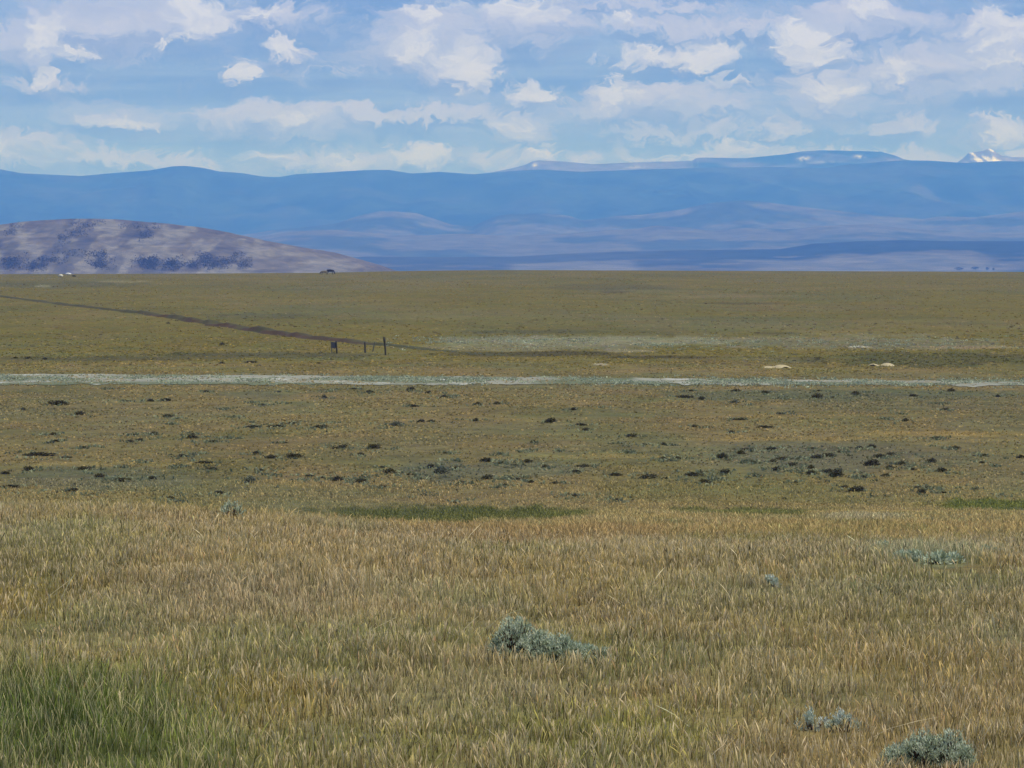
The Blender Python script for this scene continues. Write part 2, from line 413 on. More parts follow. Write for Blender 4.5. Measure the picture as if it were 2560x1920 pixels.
# ------------------------------------------------------------------ wash, bank, mounds
def build_wash():
    pxs = np.linspace(-400, 2960, 520)
    top = np.interp(pxs, [-400, 0, 560, 1280, 1900, 2560, 2960], [934, 935, 938, 943, 949, 954, 956])
    bot = np.interp(pxs, [-400, 0, 560, 1280, 1900, 2560, 2960], [963, 962, 962, 961, 962, 966, 967])
    top = top + 5 * (fbm(pxs / 55, pxs * 0, 61, 4) - 0.5); bot = bot + 9 * (fbm(pxs / 40, pxs * 0 + 9, 63, 4) - 0.5)
    nr = 16; V = []; C = []
    for k in range(nr):
        t = k / (nr - 1); py = top * (1 - t) + bot * t
        Yv = 9.17 * F / (py - 600)
        for _ in range(3): 
            Xv = (pxs - 1280) / F * Yv; Yv = drop(Xv, Yv) * F / (py - 600)
        Xv = (pxs - 1280) / F * Yv
        V.append(np.stack([Xv, Yv, ground_z(Xv, Yv) + 0.03], 1))
        nz = fbm(Xv / 2.2, Yv / 3.0, 67, 4); nz2 = fbm(Xv / 5, Yv / 9, 69, 4)
        c = lin((146, 144, 126)) * .74 * (0.75 + 0.6 * nz)[:, None]
        g = lin((108, 114, 86)) * .7; w = sstep(0.42, 0.62, nz2)[:, None]
        c = c * (1 - w) + g * w
        wh = sstep(0.68, 0.80, nz)[:, None]
        c = c * (1 - wh) + lin((190, 188, 178)) * .75 * wh
        C.append(c)
    me = mesh_np('dry_wash', np.concatenate(V), quads=grid_quads(nr, len(pxs)), col=np.concatenate(C), smooth=True)
    kind(link('dry_wash', me, mat_attr('wash_gravel', 1.2, 0.8, 1.2)), 'structure')

def build_bank():
    # low eroded bank of a ditch slanting across the far grass
    pts = [(-160, 716), (0, 741), (110, 755), (231, 771), (330, 782), (382, 789), (521, 810), (694, 836), (833, 851), (914, 859), (968, 866), (1094, 876), (1246, 888)]
    P = np.array([on_ground(*p) for p in pts])
    t = np.concatenate([[0], np.cumsum(np.linalg.norm(np.diff(P[:, :2], axis=0), axis=1))])
    tt = np.linspace(0, t[-1], 420)
    X = np.interp(tt, t, P[:, 0]); Y = np.interp(tt, t, P[:, 1])
    pp = 1280 + F * X / Y
    X = X + 1.6 * (fbm(tt / 14, tt * 0, 71, 3) - 0.5); Y = Y + 5 * (fbm(tt / 9, tt * 0, 72, 3) - 0.5)
    prof = [(-1.1, 0.0, 0), (-0.55, 0.12, 1), (-0.3, 0.80, 1), (0.05, 1.0, 2), (0.7, 0.75, 2), (1.8, 0.0, 2)]   # across, height, tone
    hgt = np.interp(pp, [-100, 60, 250, 420, 650, 900, 990, 1250], [.20, .18, .28, .50, .55, .42, .12, .02]) * np.clip(2.0 * fbm(tt / 4, tt * 0 + 3, 73, 4) - .25, .08, 1.3) * .8
    soil = np.interp(pp, [0, 200, 320, 400, 900, 960], [.1, .45, .3, .95, .9, 0]) * np.clip(2.4 * fbm(tt / 7, tt * 0 + 8, 79, 4) - .45, .1, 1.1)
    dx = np.gradient(X); dy = np.gradient(Y); L = np.hypot(dx, dy); nx = -dy / L; ny = dx / L
    s = np.sign(ny); nx = nx * s; ny = ny * s               # across points away from the eye
    V = []; C = []
    for (a, h, k) in prof:
        xx = X + nx * a; yy = Y + ny * a
        V.append(np.stack([xx, yy, ground_z(xx, yy) + h * hgt - (0.03 if h == 0 else 0)], 1))
        g = lin((78, 76, 46)) * .7 * (0.8 + 0.4 * fbm(xx / 3, yy / 3, 81, 3))[:, None]
        b = lin((92, 74, 56)) * .6 * (0.75 + 0.5 * fbm(xx / 2, yy / 2, 83, 3))[:, None]
        w = np.clip(soil * (1.1 if k == 1 else (0.7 if k == 0 else 0.35)), 0, 1)[:, None]
        C.append(g * (1 - w) + b * w)
    me = mesh_np('earth_bank', np.concatenate(V), quads=grid_quads(len(prof), len(tt)), col=np.concatenate(C), smooth=False)
    kind(link('earth_bank', me, mat_attr('bank_soil', 1.5, 0.75, 1.25)), 'structure')

def dome_mesh(name, rx, ry, h, lobes, seed):
    nr, nc = 10, 28
    V = []; C = []
    for i in range(nr):
        r = i / (nr - 1) * 1.0
        for j in range(nc):
            a = 2 * math.pi * j / nc
            rr = r * (1 + 0.25 * math.sin(2 * a + seed) + 0.12 * math.sin(5 * a + 2 * seed))
            x = rr * math.cos(a) * rx; y = rr * math.sin(a) * ry
            z = 0
            for (cx, w, hh) in lobes:
                z = max(z, hh * h * max(0, 1 - ((x / rx - cx) / w) ** 2 - (y / ry) ** 2))
            z += 0.03 * h * math.sin(9 * x + seed) * (1 - r)
            V.append((x, y, z - 0.05 * r)); C.append(lin((168, 154, 118)) * .85 * (0.9 + 0.2 * random.random()))
    V = np.array(V)
    q = []
    for i in range(nr - 1):
        for j in range(nc):
            j2 = (j + 1) % nc
            q.append((i * nc + j, i * nc + j2, (i + 1) * nc + j2, (i + 1) * nc + j))
    return mesh_np(name, V, quads=np.array(q), col=np.array(C), smooth=True)

def build_mounds():
    m = mat_attr('pale_soil', 3.0, 0.8, 1.2)
    for (px, py, w, lob, lab, sd) in (
            (1941, 919, 90, [(-0.55, .5, .7), (.35, .7, 1.0)], 'long low mound of cream bare soil, left one of the two pale mounds', 1),
            (2205, 914, 84, [(-0.6, .42, .8), (.4, .6, 1.0)], 'twin topped mound of cream bare soil at far right beside dark olive grass', 3)):
        x, y, z = on_ground(px, py); r = w * y / F / 2 * 0.85
        o = link('soil_mound', dome_mesh('soil_mound', r, r * 1.3, 0.24, lob, sd), m, loc=(x, y, z - 0.02))
        tag(o, lab, 'soil mound', 'bare soil mounds')
    # boulders on the skyline
    for (px, py, w, h, c, lab) in ((152, 692, 12, 7, (186, 180, 160), 'round cream boulder just below the skyline under the butte, left of a white rock'),
                                   (171, 686.5, 15, 5, (190, 189, 186), 'flat white rock on the skyline at left, between a cream boulder and dark bush')):
        x, y, z = on_ground(px, py)
        bm = bmesh.new(); bmesh.ops.create_icosphere(bm, subdivisions=3, radius=1)
        sx = w * y / F / 2; sz = h * y / F * 0.62
        for v in bm.verts:
            n = 1 + 0.35 * (float(fbm(np.array([v.co.x * 1.7 + px]), np.array([v.co.y * 1.7 + v.co.z * 2]), 9, 3)[0]) - 0.5)
            v.co = Vector((v.co.x * sx * n, v.co.y * sx * 0.8 * n, v.co.z * sz * n + sz * 0.5))
        me = bpy.data.meshes.new('boulder'); bm.to_mesh(me); bm.free()
        cc = tuple(lin(c))
        tag(link('boulder', me, mat_noise('rock_' + str(int(px)), tuple(0.8 * np.array(cc)), cc, 1.3, bump=0.1), loc=(x, y, z)), lab, 'boulder', 'pale boulders on the skyline')

# ------------------------------------------------------------------ shrubs
def leaf_quads(P, D, L, W):
    """diamond leaves at P along D"""
    n = len(P)
    R = rng.normal(0, 1, (n, 3)); S = np.cross(D, R); S /= np.linalg.norm(S, axis=1)[:, None] + 1e-9
    L = L[:, None]; W = W[:, None]
    V = np.stack([P, P + D * L * .5 + S * W * .5, P + D * L, P + D * L * .5 - S * W * .5], 1)
    return V.reshape(-1, 3), np.arange(n * 4).reshape(n, 4)

def tubes(paths, radii, sides=4):
    V = []; Q = []; off = 0
    for path, rad in zip(paths, radii):
        path = np.asarray(path); k = len(path)
        for i in range(k):
            t = path[min(i + 1, k - 1)] - path[max(i - 1, 0)]; t = t / (np.linalg.norm(t) + 1e-9)
            a = np.cross(t, (0.31, 0.17, 0.93)); a /= np.linalg.norm(a) + 1e-9; b = np.cross(t, a)
            for s in range(sides):
                an = 2 * math.pi * s / sides
                V.append(path[i] + rad[i] * (math.cos(an) * a + math.sin(an) * b))
        for i in range(k - 1):
            for s in range(sides):
                s2 = (s + 1) % sides
                Q.append((off + i * sides + s, off + i * sides + s2, off + (i + 1) * sides + s2, off + (i + 1) * sides + s))
        off += k * sides
    return np.array(V), np.array(Q)

def sagebrush(lobes, twigs, leaves, leafL, tones, spread=1.0):
    """foliage mesh and stem mesh of a low sagebrush made of mounded lobes (cx, cy, r, h)"""
    LP = []; LD = []; LC = []; paths = []; rads = []
    for (cx, cy, r, h) in lobes:
        for _ in range(int(twigs * (r / 0.25))):
            a = random.uniform(0, 2 * math.pi); e = math.acos(random.uniform(0.02, 1)) if random.random() < .9 else 1.5
            rr = random.uniform(0.75, 1.08)
            root = np.array((cx + 0.35 * r * math.cos(a) * random.random(), cy + 0.35 * r * math.sin(a) * random.random(), 0.0))
            end = np.array((cx + r * math.sin(e) * math.cos(a) * rr * spread, cy + r * math.sin(e) * math.sin(a) * rr * spread, 0.05 * h + h * math.cos(e) * rr))
            mid = root * 0.5 + end * 0.5 + np.array((0, 0, -0.12 * h * math.sin(e))) + np.array([random.gauss(0, .03 * r) for _ in range(3)])
            mid2 = mid * .45 + end * .55 + np.array((0, 0, 0.04 * h))
            paths.append([root, mid, mid2, end]); r0 = random.uniform(.004, .009)
            rads.append([r0, r0 * .7, r0 * .5, r0 * .2])
            shade = random.choice(tones) if random.random() < .8 else tones[0]
            d0 = end - mid; d0 = d0 / (np.linalg.norm(d0) + 1e-9)
            for _k in range(leaves):
                t = random.random() ** 0.6
                p = mid2 * (1 - t) + end * t if random.random() < .9 else mid * (1 - t) + mid2 * t
                p = p + np.array([random.gauss(0, .012) for _ in range(3)])
                d = d0 + np.array([random.gauss(0, .55) for _ in range(3)]) + np.array((0, 0, .5)); d /= np.linalg.norm(d)
                LP.append(p); LD.append(d); LC.append(np.array(shade) * random.uniform(.8, 1.2))
    LP = np.array(LP); LD = np.array(LD); n = len(LP)
    V, Q = leaf_quads(LP, LD, rng.uniform(.7, 1.3, n) * leafL, rng.uniform(.25, .4, n) * leafL)
    C = np.repeat(np.array(LC), 4, 0)
    fol = mesh_np('foliage', V, quads=Q, col=C)
    SV, SQ = tubes(paths, rads)
    return fol, mesh_np('stem', SV, quads=SQ)

SAGE_T = [tuple(lin((176, 182, 154)) * 1.1), tuple(lin((164, 172, 142)) * 1.1), tuple(lin((190, 192, 166)) * 1.1), tuple(lin((140, 148, 116)))]
PALE_T = [tuple(lin((176, 184, 164))), tuple(lin((190, 194, 180))), tuple(lin((150, 158, 130)))]

def build_near_sage(ML, MB):
    def put(px, py, lobes_px, twigs, leaves, leafL, tones, label):
        x, y, z = on_ground(px, py); s = y / F
        lob = [(dx * s, dy, r * s, h * s) for (dx, dy, r, h) in lobes_px]
        fol, st = sagebrush(lob, twigs, leaves, leafL, tones)
        e = link('sagebrush', None, loc=(x, y, z)); tag(e, label, 'sagebrush', 'sagebrush in the near grass')
        link('foliage', fol, ML, e); link('stem', st, MB, e)
        return e
    put(1360, 1652, [(-75, .10, 62, 100), (-20, .05, 55, 66), (35, .0, 58, 58), (85, -.05, 52, 40), (128, -.1, 44, 28)], 240, 24, .024, SAGE_T,
        'long silvery sagebrush with brown gaps low down, in the grass at the centre foreground')
    put(2325, 1925, [(-75, .05, 50, 52), (-15, .02, 58, 86), (45, 0, 56, 92), (80, -.02, 34, 62)], 250, 24, .020, SAGE_T,
        'silvery sagebrush with dark red hollows, cut by the bottom edge at lower right')
    put(2080, 1830, [(-45, .1, 46, 42), (30, 0, 46, 48)], 40, 44, .02, PALE_T, 'thin ghostly pale forb up left of the bottom right sagebrush')
    put(584, 1300, [(0, 0, 30, 50), (-12, .1, 26, 38)], 60, 14, .035, SAGE_T, 'upright pale sage on the left grass brow, its crown against the plain')
    put(2207, 1383, [(0, 0, 24, 24)], 130, 12, .05, SAGE_T, 'small rounded grey sagebrush at the left end of the right hand sage patch')
    put(2275, 1404, [(-16, 0, 24, 20), (14, 0, 26, 18)], 120, 12, .05, SAGE_T, 'low grey sagebrush with a black hollow in the right hand sage patch')
    put(2345, 1410, [(0, 0, 36, 20), (34, .1, 26, 16)], 120, 12, .05, SAGE_T, 'spreading grey green sagebrush at the right end of the right hand sage patch')
    put(2470, 1388, [(0, 0, 26, 14)], 120, 12, .05, SAGE_T, 'little grey sagebrush alone right of the right hand sage patch')
    put(1928, 1468, [(0, 0, 14, 26)], 40, 40, .03, PALE_T, 'tiny whitish forb in the grass right of centre, above a bent straw')

S5 = """480,92,25 540,145,35 650,145,40,d 720,143,60,f 100,183,30,d 250,160,70 345,203,60 730,213,40 770,222,20 745,245,20 960,180,30,d 1100,150,25
1130,163,25 1215,155,25 1400,130,35,d 1415,103,20 1595,108,40,d 1525,92,30 1450,95,20 890,105,30 1205,105,25 1010,213,30 1260,243,40,d 1200,255,70,f 1100,255,60,f 1385,260,50
1425,240,25 1705,250,65,g 1780,168,40,d 1775,98,50 1850,110,40 1970,122,25,d 1915,130,40 2065,160,40 2145,157,40 1820,235,40,d 1865,233,40 2055,230,45 230,290,40
240,320,30,d 580,292,25 665,290,40,d 605,315,30,d 560,320,35,d 830,305,50,d 830,288,30 985,305,45 920,322,30 365,347,40 1235,325,30 1480,347,50,d 1445,350,40 1615,348,60
1560,377,50 185,380,110,f 290,389,50,f 785,385,45,d 865,373,20 1105,370,40 1170,391,45,d 1275,388,60 1925,370,35 2160,375,30,d 1965,402,25 2100,406,50,d 2165,414,45
625,409,30,d 520,431,25 770,428,30,d 890,413,60,f 915,441,40 365,441,50 125,445,60,d 20,459,40,d 50,518,95,f 430,472,60 485,483,20 660,480,50,d 530,491,60 315,535,60,d
400,551,30 1190,463,40 1335,469,35,d 1315,488,30 1395,475,30 1455,488,60,d 1510,486,40 1560,497,60 1585,475,35 1650,432,25,d 1680,456,70 1765,463,40 1860,433,50,d
1905,457,80,g 1975,436,45,d 1815,481,25 1660,515,50,f 1080,495,90,g 1125,447,40 2105,482,55,d 2200,482,30,d 1990,501,40 950,546,45,d 740,567,50 760,583,20 1830,553,50,g
1960,584,40 2180,513,40"""
S6 = """710,125,25,d 755,129,60,f 770,101,30 820,138,45,d 970,102,40,d 960,152,40,g 1015,161,20 1100,108,40 1155,133,25 1185,126,20 1320,131,60 1385,129,30 1325,101,30 1485,117,50
1540,106,20 1740,123,45 1895,101,50 2100,126,30,d 2160,123,30 1855,156,30 1870,183,35 265,183,35,d 380,171,20 170,237,55,d 295,249,45,d 320,271,40 515,299,50,d 475,328,25
655,333,40,d 500,367,25,d 575,333,40 205,361,20 90,323,40 70,361,30 790,256,40 950,281,40 980,226,50 1160,201,40 1100,259,60,f 1620,223,25 1700,231,50 1685,201,20
1830,306,50 650,397,40,d 715,394,40 905,392,65,d 985,372,60 1015,356,50 1045,412,40 1120,356,45,d 1160,346,25 1160,397,60 1130,406,40 1140,444,50,d 1210,424,45,d 1240,396,30
1295,351,40 1320,391,50,d 1365,384,55,d 1420,366,40 1500,351,45,d 1555,346,45,d 1590,390,50,d 1635,377,50,d 1555,422,75,d 1630,432,40 1680,419,60 1735,442,40 1740,421,20
1815,410,50,d 1855,449,50,d 1915,350,40,d 2030,411,30 2080,426,25 2195,390,55 2205,461,20,d 2040,381,30 20,484,40,d 80,497,40 185,500,40,d 275,453,40,d 310,428,45,d
150,432,50 70,409,50 10,423,30 455,467,50 590,478,70,d 775,468,70 815,456,40 840,498,60 885,481,25 920,458,60,d 1060,469,50 1290,436,50 1300,462,60 1370,455,60,d
1400,470,85,d 1225,498,30,d 1245,449,30 1520,475,45,d 1610,469,40 1435,519,40 1490,534,65,d 1770,541,60,d 1795,521,40 1830,521,30 1750,519,40 1860,541,50,f 2000,526,40
2125,556,20 270,556,40 455,571,50,f 930,614,35 1030,605,20,d 1075,600,20,d 1150,606,15 525,695,30 985,772,45,f"""

def plain_shrub(seed, n, flat, tones, gap=1.0):
    random.seed(seed)
    V = []; D = []; C = []
    lob = [(random.uniform(-.22, .22), random.uniform(-.16, .16), random.uniform(.2, .3), random.uniform(.55, 1.0)) for _ in range(4)] + [(0, 0, .34, .8)]
    for _ in range(n):
        cx, cy, r, h = random.choice(lob)
        a = random.uniform(0, 2 * math.pi); e = math.acos(random.uniform(0, 1)); rr = random.uniform(.55, 1.0)
        V.append((cx + r * math.sin(e) * math.cos(a) * rr, cy + r * math.sin(e) * math.sin(a) * rr, .02 + h * math.cos(e) * rr * .42 * flat))
        d = np.array((math.sin(e) * math.cos(a), math.sin(e) * math.sin(a), math.cos(e) + .3)) + np.array([random.gauss(0, .5) for _ in range(3)])
        D.append(d / np.linalg.norm(d)); C.append(np.array(random.choice(tones)) * random.uniform(.7, 1.3))
    Q0, F0 = leaf_quads(np.array(V), np.array(D), rng.uniform(.07, .14, n), rng.uniform(.04, .08, n))
    paths = []; rad = []
    for _ in range(9):
        a = random.uniform(0, 2 * math.pi)
        paths.append([np.array((0, 0, -.02)), np.array((.12 * math.cos(a), .12 * math.sin(a), .12 * flat)), np.array((.3 * math.cos(a), .3 * math.sin(a), .27 * flat))]); rad.append([.02, .014, .006])
    V2, F2 = tubes(paths, rad)
    allV = np.concatenate([Q0, V2]); allF = np.concatenate([F0, F2 + len(Q0)])
    c = np.concatenate([np.repeat(np.array(C), 4, 0), np.tile(np.array((.05, .035, .025)), (len(V2), 1))])
    return mesh_np('sagebrush', allV, quads=allF, col=c)

ORD = ['first', 'second', 'third', 'fourth', 'fifth', 'sixth', 'seventh', 'eighth', 'ninth', 'tenth', 'eleventh', 'twelfth', 'thirteenth', 'fourteenth', 'fifteenth', 'sixteenth', 'seventeenth', 'eighteenth', 'nineteenth', 'twentieth']

def shrub_items():
    items = []
    for txt, ox in ((S5, 0), (S6, 1280)):
        for tok in txt.split():
            a = tok.split(','); k = a[3] if len(a) > 3 else 'n'
            items.append((ox + float(a[0]) * .5787, 920 + float(a[1]) * .5783, float(a[2]) * .5787, k))
    for (px, py, w, k) in ((113, 899, 14, 'd'), (70, 897, 18, 'n'), (38, 896, 16, 'n'), (421, 809, 12, 'd'), (362, 785, 14, 'n'), (184, 691.5, 12, 'd'),
                           (554, 862, 18, 'n'), (630, 907, 34, 'f'), (556, 909, 18, 'n'), (797, 909, 12, 'n')):
        items.append((px, py, w, k))
    return items

def build_plain_shrubs(ML):
    dark = [tuple(lin((70, 65, 48))), tuple(lin((58, 51, 38))), tuple(lin((84, 80, 60))), tuple(lin((104, 102, 78)))]
    brown = [tuple(lin((84, 76, 52))), tuple(lin((70, 64, 44))), tuple(lin((100, 94, 66)))]
    grey = [tuple(lin((112, 112, 92))), tuple(lin((96, 94, 76))), tuple(lin((128, 130, 108)))]
    protos = {'d': [plain_shrub(s, 420, 1.0, dark) for s in (1, 2, 3)], 'n': [plain_shrub(s, 300, .8, brown) for s in (4, 5, 6)],
              'f': [plain_shrub(s, 380, .55, dark) for s in (7, 8)], 'g': [plain_shrub(s, 380, .95, grey) for s in (9, 10)]}
    items = shrub_items()
    random.seed(5)
    rows = [(0, 700, 'on the left skyline'), (700, 930, 'beyond the pale wash'), (930, 1003, 'just below the pale wash'), (1003, 1062, 'on the upper tan plain'), (1062, 1120, 'on the mid plain'),
            (1120, 1165, 'in the thick shrub belt'), (1165, 1215, 'along the lower plain'), (1215, 1600, 'near the green strip')]
    cols = [(-99, 320, 'at far left'), (320, 640, 'left of the fence posts'), (640, 960, 'under the fence posts'), (960, 1280, 'left of centre'), (1280, 1600, 'right of centre'),
            (1600, 1900, 'under the left mound'), (1900, 2230, 'under the right mound'), (2230, 2900, 'at far right')]
    kinds = {'d': 'dark compact sagebrush', 'n': 'small brown sagebrush', 'f': 'flat dark sagebrush', 'g': 'greyish sagebrush'}
    cells = {}
    for it in items:
        r = next(x[2] for x in rows if x[0] <= it[1] < x[1]); c = next(x[2] for x in cols if x[0] <= it[0] < x[1])
        cells.setdefault((r, c, it[3]), []).append(it)
    first = {}
    for (r, c, k), lst in cells.items():
        lst.sort()
        for i, (px, py, w, _) in enumerate(lst):
            x, y, z = on_ground(px, py)
            me = random.choice(protos[k])
            o = link('sagebrush', me, ML, loc=(x, y, z - 0.01))
            s = w * y / F * 1.12
            o.scale = (s * random.uniform(1.0, 1.65), s * random.uniform(.8, 1.1), s * random.uniform(.6, .95) * (1.0 if k != 'f' else .8)); o.rotation_euler = (0, 0, random.uniform(0, 6.28) if k != 'f' else random.uniform(-.2, .2))
            if len(lst) == 1: lab = 'the one %s %s, %s' % (kinds[k], r, c)
            else: lab = '%s %s from left %s, %s' % (ORD[i], kinds[k], r, c)
            lab = lab.replace('sagebrush on the left skyline, at far left', 'sagebrush on the left skyline beside a flat white rock')
            tag(o, lab, 'sagebrush', 'sagebrush dotted over the plain')

# ------------------------------------------------------------------ fence remains
def post_mesh(h, r, lean=(0, 0), knob=False, flat=False):
    sides = 9; path = [];rad = []
    hs = np.linspace(-0.1, h, 7)
    for i, z in enumerate(hs):
        path.append(np.array((lean[0] * z / h + .008 * math.sin(3 * z), lean[1] * z / h, z)))
        k = 1 - .12 * i / 6
        if knob: k *= (1.35 if z > h * .82 else .92)
        rad.append(r * k)
    path.append(np.array((lean[0], lean[1], h + .012))); rad.append(r * .55)
    path.append(np.array((lean[0], lean[1], h + .015))); rad.append(.002)
    V, Q = tubes(path and [path], [rad], sides)
    return mesh_np('post', V, quads=Q)

def box_mesh(name, sx, sy, sz, bev=.01):
    bm = bmesh.new(); bmesh.ops.create_cube(bm, size=1)
    for v in bm.verts: v.co = Vector((v.co.x * sx, v.co.y * sy, v.co.z * sz))
    bmesh.ops.bevel(bm, geom=bm.edges[:], offset=bev, segments=2, affect='EDGES')
    me = bpy.data.meshes.new(name); bm.to_mesh(me); bm.free()
    return me

def build_fence():
    wood = mat_noise('weathered_post', (.028, .024, .016), (.065, .056, .040), 5, bump=.01, stretch=(6, 6, .7))
    grey = mat_noise('grey_post', (.07, .07, .055), (.12, .12, .095), 5, bump=.01, stretch=(6, 6, .7))
    board = mat_noise('slate_board', (.045, .043, .05), (.085, .08, .09), 6, bump=.005, stretch=(1, 1, 4))
    G = 'old fence posts by the bank'
    x, y, z = on_ground(964, 888); k = y / F
    tag(link('fence_post', post_mesh(45 * k, 2.6 * k, (-3.2 * k, 0), True), wood, loc=(x, y, z)), 'tallest fence post, black with a thick knob top, rightmost of the group', 'fence post', G)
    x, y, z = on_ground(913, 882); k = y / F
    tag(link('fence_post', post_mesh(27 * k, 2.3 * k, (-1.2 * k, 0)), wood, loc=(x, y, z)), 'short dark fence post standing alone between the boarded pair and tallest post', 'fence post', G)
    x, y, z = on_ground(932, 879); k = y / F
    tag(link('fence_post', post_mesh(24 * k, 1.5 * k, (5 * k, 0)), grey, loc=(x, y, z)), 'thin grey fence post leaning right, just left of the tallest post', 'fence post', G)
    x, y, z = on_ground(836, 884); k = y / F
    e = link('fence_brace', None, loc=(x, y, z)); tag(e, 'pair of close posts joined by a dark board, leftmost of the fence remains', 'fence brace')
    link('post', post_mesh(32 * k, 2.1 * k, (-2.2 * k, 0)), wood, e, loc=(6.4 * k, 0, 0))
    p = link('post', post_mesh(30 * k, 1.2 * k, (-2.5 * k, 0)), grey, e, loc=(-6 * k, 0, 0)); p['label'] = 'thin faded post'
    b = link('board', box_mesh('board', 12.5 * k, .06, 15 * k), board, e, loc=(-2.2 * k, .0, 21 * k)); b.rotation_euler = (0, .12, 0)

# ------------------------------------------------------------------ cattle
def cow_mesh(head_low, seed):
    bm = bmesh.new(); sk = bm.verts.layers.skin.verify()
    def v(x, y, z, rx, ry=None):
        a = bm.verts.new((x, y, z)); a[sk].radius = (rx, ry or rx); return a
    def chain(start, pts):
        cur = start
        for p in pts:
            n = v(*p); bm.edges.new((cur, n)); cur = n
        return cur
    pel = v(-.72, 0, 1.08, .29, .30); pel[sk].use_root = True
    bel = chain(pel, [(-.3, 0, 1.02, .34, .33), (.15, 0, 1.0, .36, .34)])
    che = chain(bel, [(.55, 0, 1.06, .33, .36)])
    if head_low: hd = chain(che, [(.86, 0, .98, .21), (1.08, 0, .66, .16), (1.2, 0, .40, .145), (1.3, 0, .2, .10), (1.33, 0, .12, .085)])
    else: hd = chain(che, [(.88, 0, 1.24, .2), (1.06, 0, 1.38, .16), (1.2, 0, 1.36, .14), (1.42, 0, 1.2, .095), (1.47, 0, 1.16, .08)])
    nk = hd
    for s in (-1, 1):
        chain(che, [(.56, .17 * s, .74, .13), (.6, .17 * s, .42, .075), (.57, .17 * s, .12, .05), (.6, .17 * s, .02, .065)])
        chain(pel, [(-.66, .19 * s, .80, .18), (-.58, .2 * s, .66, .12), (-.82, .2 * s, .44, .07), (-.78, .2 * s, .12, .05), (-.75, .2 * s, .02, .065)])
    chain(pel, [(-.98, 0, 1.22, .06), (-1.06, 0, .9, .035), (-1.06, 0, .5, .045)])
    if head_low:
        for s in (-1, 1): chain(hd.link_edges[0].other_vert(hd).link_edges[0].other_vert(hd.link_edges[0].other_vert(hd)), [(1.1, .2 * s, .56, .04), (1.08, .3 * s, .52, .02)])
    else:
        for s in (-1, 1):
            base = hd.link_edges[0].other_vert(hd); base = [e.other_vert(base) for e in base.link_edges if e.other_vert(base) != hd][0]
            chain(base, [(1.12, .2 * s, 1.42, .04), (1.1, .3 * s, 1.4, .02)])
    me = bpy.data.meshes.new('cow'); bm.to_mesh(me); bm.free()
    o = bpy.data.objects.new('cow_source', me); COL.objects.link(o)
    m = o.modifiers.new('s', 'SKIN'); m.use_smooth_shade = True
    o.modifiers.new('b', 'SUBSURF').levels = 2
    dg = bpy.context.evaluated_depsgraph_get(); out = bpy.data.meshes.new_from_object(o.evaluated_get(dg))
    bpy.data.objects.remove(o); out.name = 'cow'; out.materials.clear()
    return out

def build_cattle():
    G = 'cattle on the skyline'
    mb = mat_noise('black_hide', (.008, .007, .006), (.016, .013, .011), 6, rough=.6)
    mo = mat_noise('brown_hide', (.11, .085, .04), (.17, .135, .07), 6, rough=.7)
    x, y, z = on_ground(826, 686.5)
    o = link('cow', cow_mesh(True, 1), mb, loc=(x, y, z - .02)); k = y / F * 19.5 / 2.1; o.scale = (k * .95, k, k * 1.1); tag(o, 'black cow grazing on the skyline with its head down, the right one of two', 'cow', G)
    x, y, z = on_ground(810, 686.5)
    o = link('cow', cow_mesh(True, 2), mo, loc=(x, y, z - .02)); k = y / F * 17.5 / 2.1; o.scale = (k, k, k * .9); o.rotation_euler = (0, 0, math.pi * .96); tag(o, 'olive brown cow on the skyline, touching tails with the black one', 'cow', G)

# ------------------------------------------------------------------ hills and mountains
def ridge_mesh(name, prof, Yc, front, back, zb, cols, seed, nx=520, ny=34, spur=60, rough=8, power=1.0, px0=-700, px1=3260, colfn=None):
    pxs = np.linspace(px0, px1, nx)
    P = np.array(prof, float)
    ridge = np.interp(pxs, P[:, 0], P[:, 1])
    ker = np.array([1, 2, 1.]) / 4
    ridge = np.convolve(np.pad(ridge, 1, mode='edge'), ker, mode='valid')
    out = np.clip((P[0, 0] - pxs) / 600, 0, 1) + np.clip((pxs - P[-1, 0]) / 600, 0, 1)
    ridge = ridge + 14 * out * (fbm(pxs / 140, pxs * 0, seed, 3) - 0.4)
    Xc = (pxs - 1280) / F * Yc
    zr = (600 - ridge) / F * Yc + CAMZ
    ss = np.concatenate([np.linspace(-1, 0, ny), np.linspace(0, 1, 8)[1:]])
    V = []; C = []
    for s in ss:
        depth = s * (front if s < 0 else back)
        Y = Yc + depth + 0 * Xc
        prof_h = (1 - abs(s)) ** power
        sp = (np.abs(fbm(Xc / (front * .28) + s * .7, Y / (front * .9), seed + 11, 4) - 0.5) * 2)
        env = np.clip(abs(s) * 3.2, 0, 1) * np.clip((1 - abs(s)) * 2.5, 0, 1)
        z = zb + (zr - zb) * prof_h - spur * sp * env + rough * (fbm(Xc / (front * .05), Y / (front * .05), seed + 5, 3) - .5) * np.clip(abs(s) * 10, .12, 1)
        X = Xc * (1 if s >= 0 else 1)
        V.append(np.stack([X, Y, z], 1))
        C.append(colfn(pxs, s, X, Y, z) if colfn else cols[0] * np.ones((nx, 1)))
    V = np.concatenate(V); C = np.concatenate(C)
    me = mesh_np(name, V, quads=grid_quads(len(ss), nx), col=C, smooth=True)
    return me, V

def mixc(a, b, w):
    w = np.asarray(w, float)
    if w.ndim == 1: w = w[:, None]
    return np.asarray(a, float) * (1 - w) + np.asarray(b, float) * w

